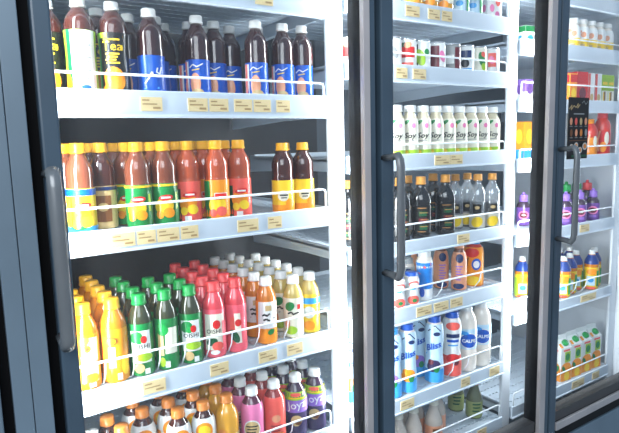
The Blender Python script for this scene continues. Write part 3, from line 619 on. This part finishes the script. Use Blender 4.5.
# ------------------------------------------------------------------ shelves
YF, YBK, DROP = 1.100, 1.585, .008
def shelf(x0, x1, zt, hs, rail, look, dividers=(), tags=(), railx=None, tagname=''):
    o = empty('refrigerator_shelf', W((x0 + x1) / 2, 1.3, zt)); og = ((x0 + x1) / 2, 1.3, zt)
    tag(o, look, 'shelf', 'white wire shelves of the cooler')
    m = MB(); zd = zt - DROP; n = int((x1 - x0) / .018); y = YF - .001
    while y < YBK - .03:
        m.box(x0, x1, y, y + .030, zd - .006, zd, WHITE)
        for k in range(n): xa = x0 + (x1 - x0) * k / n; m.box(xa, xa + .0075, y + .030, y + .037, zd - .005, zd - .0004, WHITE)
        y += .037
    m.box(x0, x1, y, YBK, zd - .006, zd, WHITE); m.box(x0, x1, YBK - .006, YBK, zd, zd + .012, WHITE)
    m.build('deck', o, og)
    m = MB(); m.box(x0, x1, YF - .009, YF - .001, zt - hs, zt + .001, WHITE, .002); m.box(x0, x1, YF - .012, YF + .004, zt - hs - .003, zt - hs + .002, WHITE, .001); m.build('price_rail', o, og)
    for xx in (x0, x1 - .004):
        m = MB(); z1 = zt - .001
        v = [(xx + dx, y, z) for dx in (0, .004) for y, z in ((YF, z1), (YF, zt - hs), (1.3, zt - hs), (YBK + .03, zt - hs - .012), (YBK + .03, z1))]
        m.add(v, [(0, 1, 2, 3, 4), (9, 8, 7, 6, 5), (0, 5, 6, 1), (1, 6, 7, 2), (2, 7, 8, 3), (3, 8, 9, 4), (4, 9, 5, 0)], WHITE); m.build('side_bracket', o, og)
    if rail:
        m = MB(); a, b = x0 + .012, x1 - .012; zr = zt + rail; y = YF - .004
        m.tube([(a, y, zt - .006), (a, y, zr - .008), (a + .003, y, zr - .002), (a + .009, y, zr), ((a + b) / 2, y, zr), (b - .009, y, zr), (b - .003, y, zr - .002), (b, y, zr - .008), (b, y, zt - .006)], .0026, WIRE, n=8)
        m.build('guard_rail', o, og)
        for xd in dividers:
            m = MB(); m.tube([(xd, YF - .002, zr - .002), (xd, YF + .004, zt + rail * .45), (xd, YF + .024, zt - .004), (xd, 1.178, zt - .005)], .0016, WIRE, n=6); m.build('divider_wire', o, og)
    for k, (xt, wt) in enumerate(tags):
        t = empty('price_tag', W(xt, YF - .0095, zt - hs * .52)); ot = (xt, YF - .0095, zt - hs * .52)
        last = ''
        tag(t, 'yellow paper price tag, %s from the handle along %s' % (NTH[k], tagname) if len(tags) > 1 else 'single yellow paper price tag on %s' % tagname, 'price tag', 'yellow price tags on shelf edges')
        hh = min(.0135, hs * .36); m = MB(); m.box(xt - wt, xt + wt, YF - .0105, YF - .0092, ot[2] - hh, ot[2] + hh, C['tagyel']); card = m.build('card', t, ot)
        m = MB(); A = Art(m, flatwrap(YF - .0105))
        A.rect(xt - wt * .85, xt - wt * .2, ot[2] + hh * .45, ot[2] + hh * .65, C['ink']); A.rect(xt - wt * .85, xt + wt * .5, ot[2] - hh * .1, ot[2] + hh * .08, C['ink']); A.rect(xt + wt * .1, xt + wt * .8, ot[2] - hh * .7, ot[2] - hh * .4, C['ink']); m.build('print', card, ot)
TW = .0215
A0, A1 = .139, .782
shelf(A0, A1, .337, .046, .03, 'highest shelf behind the first door, only its underside showing', tags=[(.614, .022)], tagname='edge of the highest shelf')
shelf(A0, A1, .109, .049, .030, 'white shelf holding the cola and tall tea bottles', tags=[(.352, TW), (.449, TW), (.496, TW), (.553, TW), (.600, TW), (.654, .018)], tagname='edge below the colas')
shelf(A0, A1, -.157, .043, .044, 'white shelf holding the amber lemon tea bottles', tags=[(.279, .023), (.325, .019), (.370, .023), (.416, .019), (.553, .026), (.622, .018)], tagname='edge below the lemon teas')
shelf(A0, A1, -.470, .045, .052, 'white shelf holding the green and red capped teas', dividers=(.2293, .2867, .3404, .3956, .4513, .5061, .576, .6541), tags=[(.321, .024), (.468, .022), (.591, .024), (.666, .022)], tagname='edge below the green-capped teas')
shelf(A0, A1, -.729, .045, .046, 'white shelf holding the orange, pink and purple juices', dividers=(.5312, .5953, .6577))
B0, B1 = .837, 1.464
shelf(B0, B1, .356, .044, .045, 'highest shelf behind the second door with golden juices', tags=[(1.056, .025), (1.135, .022), (1.185, .020)], tagname='edge below the golden juices')
shelf(B0, B1, .196, .042, .030, 'white shelf holding the row of drink cans', tags=[(1.017, .020), (1.081, .024)], tagname='edge below the cans')
shelf(B0, B1, -.037, .040, .026, 'white shelf holding the soy drink bottles', tags=[(1.170, .030), (1.228, .026)], tagname='edge below the soy drinks')
shelf(B0, B1, -.274, .036, .045, 'white shelf holding the gold-capped black bottles', tags=[(1.262, .026)], tagname='edge below the gold-capped bottles')
shelf(B0, B1, -.460, .044, .050, 'white shelf holding small yogurts and orange juices', dividers=(1.185, 1.353), tags=[(1.10, .03), (1.17, .03), (1.235, .026)], tagname='edge below the small yogurts')
shelf(B0, B1, -.724, .040, .055, 'white shelf holding the tall blue yogurt bottles', dividers=(1.236, 1.303), tags=[(1.035, .026), (1.279, .020), (1.417, .024)], tagname='edge below the tall yogurts')
shelf(B0, B1, -.917, .042, .045, 'lowest shelf in view behind the second door', tags=[(1.36, .022)], tagname='lowest edge behind the second door')
D0, D1 = 1.514, 2.115
shelf(D0, D1, .470, .040, 0, 'highest shelf behind the third door, empty front edge')
shelf(D0, D1, .302, .046, .02, 'white shelf holding the small milk bottles')
shelf(D0, D1, .122, .040, .05, 'white shelf holding red and yellow snack boxes')
shelf(D0, D1, -.068, .040, .030, 'white shelf holding the red drink bottles')
shelf(D0, D1, -.310, .040, .040, 'white shelf holding the purple sports-cap bottles', tags=[(1.905, .030)], tagname='edge below the purple bottles')
shelf(D0, D1, -.578, .034, .050, 'white shelf holding the navy-collared orange drinks', dividers=(1.8825, 1.950), tags=[(1.95, .05)], tagname='edge below the orange drinks')
shelf(D0, D1, -.900, .038, .045, 'white shelf holding the green-capped juice cartons', tags=[(1.905, .040), (2.025, .024)], tagname='edge below the cartons')

# ------------------------------------------------------------------ products, first door
g = 'bottles on the cola shelf'
fill_shelf(.109, g, [('teaback', [[(0.2377, 1.137)]]), ('tea', [[(0.1878, 1.180), (0.1858, 1.245)], [(0.2993, 1.137), (0.2856, 1.203)]]),
  ('colab', [[(0.3716, 1.137)]]),
  ('cola', [[(0.4782, 1.150)], [(0.6142, 1.137)], [(0.6846, 1.137)], [(0.7384, 1.137)]], 'cup-print cola bottle in the front row'),
  ('cola', [[(0.3462, 1.201)], [(0.4049, 1.200)], [(0.4421, 1.255)], [(0.4861, 1.215)], [(0.5330, 1.183)], [(0.5438, 1.247)], [(0.5868, 1.215)], [(0.6533, 1.199)], [(0.6826, 1.253)], [(0.7218, 1.201)]], 'dark cola bottle standing behind the front row')])
g = 'bottles on the lemon tea shelf'
fill_shelf(-.157, g, [('lemblue', [[(0.2161, 1.135), (0.2015, 1.197)]]), ('lembrown', [[(0.2641, 1.165), (0.2572, 1.227), (0.2562, 1.287)]]),
  ('lemgreen', [ln(0.3276, 1.135, 3, dx=-.006), ln(0.3834, 1.135, 3, dx=-.002)]), ('lemred', [ln(0.4382, 1.140, 3), [(0.5594, 1.138), (0.5535, 1.202)]]), ('lemoran', [[(0.5007, 1.131), (0.4960, 1.190), (0.4939, 1.250)]]),
  ('lemdark', [[(0.6748, 1.138), (0.7188, 1.201)], [(0.7330, 1.138)]])])
g = 'bottles on the green and red tea shelf'
fill_shelf(-.470, g, [('honey', [ln(0.2024, 1.135, 6)]), ('honeyb', [ln(0.2582, 1.137, 5)]),
  ('green', [[(0.3130, 1.135), (0.3175, 1.192), (0.3149, 1.260), (0.3139, 1.320)], [(0.4235, 1.135), (0.4254, 1.197), (0.4264, 1.265)]]), ('greenb', [[(0.3677, 1.135), (0.3726, 1.197), (0.3736, 1.263)]]),
  ('redt', [ln(0.4792, 1.135, 5)]), ('redb', [ln(0.5330, 1.135, 5)]), ('rust', [ln(0.6161, 1.137, 6, .059)]), ('creamt', [ln(0.6924, 1.135, 7, .059)]), ('yelblue', [[(0.7443, 1.139)] + ln(0.7472, 1.197, 5, .059)])])
g = 'bottles on the orange, pink and purple juice shelf'
fill_shelf(-.729, g, [('whitecapd', [[(.200, 1.142)]]), ('oranw', [[(.258, 1.131), (.243, 1.190)], [(.316, 1.180), (.312, 1.242)], [(.3812, 1.132), (.380, 1.191), (.380, 1.250)], [(.4402, 1.132), (.4400, 1.191), (.4400, 1.250)]]),
  ('yelj', [ln(.4985, 1.132, 3)]), ('pinkj', [ln(.5640, 1.132, 3)]), ('coralj', [ln(.6265, 1.132, 3)]), ('grapej', [ln(.6890, 1.132, 3), ln(.7485, 1.132, 3)])])
# ------------------------------------------------------------------ products, second door
g = 'drink cans on the can shelf'
for key, x in (('canwhite', 1.021), ('canred', 1.075), ('canlime', 1.1285), ('canmaroon', 1.188), ('cangrey', 1.251), ('canblack', 1.308), ('cangreen', 1.364), ('canpink', 1.423)):
    put(key, x, 1.132, .196, K[key][1] + ' standing in the can row', g)
put('canred', .912, 1.19, .196, 'red printed can glimpsed between white post and door frame', g)
g = 'soy bottles in one row'
fill_shelf(-.037, g, [('soy', [[(1.034 + .0499 * i, 1.130)] for i in range(9)])])
g = 'bottles on the gold-capped bottle shelf'
fill_shelf(-.274, g, [('liquor', [[(1.055, 1.140)], [(1.143, 1.202)], [(1.132, 1.136)], [(1.254, 1.206)], [(1.237, 1.140)]]),
  ('sauce', [[(1.336, 1.190)], [(1.402, 1.199)], [(1.381, 1.139)], [(1.433, 1.126)]])])
put('liquor', .907, 1.19, -.274, 'gold-capped black bottle glimpsed between white post and door frame', g)
g = 'bottles on the small yogurt shelf'
fill_shelf(-.460, g, [('smallred', [[(1.036, 1.130)], [(1.089, 1.130)]]), ('greylid', [[(1.130, 1.190)]]), ('bluewhite', [[(1.149, 1.138)]]), ('orb', [[(1.255, 1.27)], [(1.285, 1.200)], [(1.312, 1.150)]]), ('orp', [[(1.390, 1.160)]])])
g = 'bottles on the tall yogurt shelf'
fill_shelf(-.724, g, [('bliss3', [[(1.020, 1.138)], [(1.178, 1.198)]]), ('bliss1', [[(1.079, 1.138)]]), ('bliss2', [[(1.192, 1.138)]]), ('blissred', [[(1.268, 1.138)]]), ('calpis', [[(1.3365, 1.138)], [(1.4050, 1.138)]])])
put('bliss1', .907, 1.19, -.724, 'blue yogurt bottle glimpsed between white post and door frame', g)
g = 'bottles on the lowest shelf behind the second door'
fill_shelf(-.917, g, [('carafe', [[(1.045, 1.140)], [(1.107, 1.140), (1.120, 1.205)], [(1.192, 1.140), (1.180, 1.205)], [(1.25, 1.180)]]), ('moss', [[(1.405, 1.160), (1.395, 1.230)]])])
g = 'bottles on the highest shelf behind the second door'
fill_shelf(.356, g, [('goldj', [[(1.10, 1.135)], [(1.16, 1.135)], [(1.22, 1.135)]]), ('greenj', [[(1.285, 1.135)], [(1.342, 1.135)]]), ('pinkpack', [[(1.410, 1.130)]])])
# ------------------------------------------------------------------ products, third door
PK = 'drink packs glimpsed beside the post'
g = 'milk bottles on the upper shelf behind the third door'
fill_shelf(.302, g, [('milk', [[(1.855 + .0535 * i, 1.134)] for i in range(5)])])
put('greenpack', 1.72, 1.225, .302, 'green-topped drink pack glimpsed between white post and door frame', PK)
g = 'snack boxes behind the third door'
fill_shelf(.122, g, [('oranbox', [[(1.842, 1.135)]]), ('redbox', [[(1.899, 1.138)]]), ('whitebox', [[(1.956, 1.136)], [(2.001, 1.136)]]), ('yelbox', [[(2.043, 1.136)], [(2.085, 1.136)]])])
put('lilacpack', 1.725, 1.225, .122, 'lilac drink pack glimpsed between white post and door frame', PK)
g = 'red drink bottles behind the third door'
fill_shelf(-.068, g, [('redsm', [[(2.005, 1.140)], [(2.030, 1.20)]]), ('redbig', [[(2.076, 1.136)]])])
put('juicepack', 1.73, 1.225, -.068, 'orange drink pack glimpsed between white post and door frame', PK)
g = 'purple sports-cap bottles behind the third door'
fill_shelf(-.310, g, [('purp', [[(1.850, 1.133)], [(1.940, 1.133)], [(2.028, 1.133)]]), ('purpg', [[(1.960, 1.200)], [(2.030, 1.200)]]), ('purpr', [[(2.082, 1.188)]])])
put('purp', 1.735, 1.225, -.310, 'purple sports-cap bottle glimpsed between white post and door frame', g)
g = 'navy-collared orange drink bottles'
fill_shelf(-.578, g, [('bluecap', [[(1.850, 1.132), (1.975, 1.228)], [(1.916, 1.148), (2.035, 1.222)], [(1.983, 1.165)], [(2.034, 1.131)], [(2.085, 1.150)]])])
put('bluecap', 1.738, 1.225, -.578, 'orange drink bottle glimpsed between white post and door frame', g)
g = 'juice cartons in one row'
for i in range(4): put('cart', 1.862 + .068 * i, 1.142, -.900, K['cart'][1] + ', ' + NTH[i] + ' in the row from the handle', g, -.10)
g = 'dark bottles at the cooler bottom'
fill_shelf(-1.022, g, [('darkb', [[(1.86 + .062 * i, 1.19)] for i in range(4)])])

# ------------------------------------------------------------------ menu card on the third door
PX = .034
mc = empty('menu_poster', W(1.684 + PX, 1.0195, .024)); og = (1.684 + PX, 1.0195, .024)
tag(mc, 'black menu poster with small food pictures stuck on the third door glass', 'poster')
m = MB(); m.box(1.628 + PX, 1.742 + PX, 1.0188, 1.0208, -.074, .122, mat('poster_black', (.018, .016, .015), .55)); card = m.build('card', mc, og)
m = MB(); A = Art(m, lambda a, z, k: (a + PX, 1.0188 - .0004 - .00022 * k, z))
A.line([(1.630, .085), (1.645, .098), (1.640, .082), (1.656, .096), (1.668, .090), (1.680, .104), (1.676, .088), (1.690, .100)], .0030, C['tan'])
A.line([(1.700, .104), (1.712, .112), (1.722, .100), (1.733, .110)], .002, C['grey']); A.rect(1.655, 1.715, .068, .072, C['grey'])
for r in range(2):
    for c in range(4):
        x = 1.642 + c * .027; z = .046 - r * .036
        A.ell(x, z, .0075, .012, C[['peach', 'coral', 'tan', 'peach', 'brown', 'peach', 'caporange', 'grey'][r * 4 + c]]); A.rect(x - .008, x + .008, z - .0165, z - .0145, C['grey'])
A.rect(1.630, 1.734, -.016, -.014, C['brown'])
for x, z, q in ((1.642, -.034, .010), (1.668, -.030, .011), (1.690, -.046, .012), (1.716, -.034, .014)):
    A.ell(x, z, q, q * .85, C['chalk']); A.ell(x, z, q * .65, q * .55, C['caporange'])
A.rect(1.640, 1.725, -.068, -.061, C['dkgreen']); m.build('print', card, og)

# ------------------------------------------------------------------ floor
m = MB(); m.box(-2.5, 4.0, -2.5, 2.2, ZFL - .05, ZFL, mat('floor_tile', (.42, .42, .41), .35, var=.1, vscale=2)); f = m.build('floor'); f.location = (0, 0, ZC * S); f['kind'] = 'structure'

# ------------------------------------------------------------------ light
def area(name, loc, tgt, sx, sy, power, col=(1, 1, 1), spread=PI):
    d = bpy.data.lights.new(name, 'AREA'); d.shape = 'RECTANGLE'; d.size = sx; d.size_y = sy; d.energy = power; d.color = col; d.spread = spread
    o = bpy.data.objects.new(name, d); COL.objects.link(o); o.location = loc
    dv = (Vector(tgt) - Vector(loc)).normalized()
    z = -dv; y = Vector((0, 0, 1)); y = (y - z * y.dot(z)).normalized() if abs(z.z) < .99 else Vector((0, 1, 0)); x = y.cross(z)
    o.rotation_euler = Matrix((x, y, z)).transposed().to_euler()
    return o
COOL = (.90, .96, 1.0)
zl0, zl1 = -.74, ZT - .02; zmid = (zl0 + zl1) / 2
for x, dirs in ((.155, (1,)), (.858, (-1, 1)), (1.583, (-1, 1)), (2.20, (-1,))):
    for s_ in dirs:
        yy = 1.062
        area('cooler_tube_light', W(x + s_ * .004, yy, zmid), W(x + s_ * .30, yy + .26, zmid), .03, (zl1 - zl0) * S, 18 if x > 2 else 12, COOL)
area('store_ceiling_light', W(-.6, -.7, .9), W(.4, 1.0, -.2), 1.8, 1.6, 60, (.92, .96, 1.0))
w = bpy.data.worlds.new('store_ambience'); bpy.context.scene.world = w; w.use_nodes = True
nt = w.node_tree; bg = nt.nodes['Background']
tc = nt.nodes.new('ShaderNodeTexCoord'); sp = nt.nodes.new('ShaderNodeSeparateXYZ'); rp = nt.nodes.new('ShaderNodeValToRGB')
nt.links.new(tc.outputs['Generated'], sp.inputs[0])
mr = nt.nodes.new('ShaderNodeMapRange'); mr.inputs['From Min'].default_value = -1; mr.inputs['From Max'].default_value = 1
nt.links.new(sp.outputs['Z'], mr.inputs['Value']); nt.links.new(mr.outputs[0], rp.inputs['Fac'])
rp.color_ramp.elements[0].position = .35; rp.color_ramp.elements[0].color = (.25, .22, .21, 1)
rp.color_ramp.elements[1].position = .62; rp.color_ramp.elements[1].color = (.46, .66, .92, 1)
nt.links.new(rp.outputs['Color'], bg.inputs['Color']); bg.inputs['Strength'].default_value = .75

# ------------------------------------------------------------------ camera
yaw, pit, rol, F = 0.58218564, 0.13330875, -0.02567954, 549.75
fw = Vector((math.sin(yaw) * math.cos(pit), math.cos(yaw) * math.cos(pit), -math.sin(pit)))
rt = Vector((math.cos(yaw), -math.sin(yaw), 0)); up = rt.cross(fw)
Rr = rt * math.cos(rol) + up * math.sin(rol); Ur = up * math.cos(rol) - rt * math.sin(rol)
cam = bpy.data.cameras.new('camera'); co = bpy.data.objects.new('camera', cam); COL.objects.link(co)
co.matrix_world = Matrix.Translation((0, 0, ZC * S)) @ Matrix((Rr, Ur, -fw)).transposed().to_4x4()
cam.sensor_fit = 'HORIZONTAL'; cam.sensor_width = 36; cam.lens = 36 * F / 619; cam.clip_start = .02
sc = bpy.context.scene; sc.camera = co
sc.view_settings.view_transform = 'Standard'; sc.view_settings.look = 'None'; sc.view_settings.exposure = 0.0
sc.cycles.use_denoising = True; sc.cycles.max_bounces = 10; sc.cycles.transparent_max_bounces = 24
sc.cycles.sample_clamp_indirect = 8
for lb, ns in USED_LABELS.items():
    n = len(lb.split())
    if len(ns) > 1: print('DUPLICATE LABEL', lb, ns)
    if n > 16 or n < 4: print('LABEL LENGTH', n, lb)
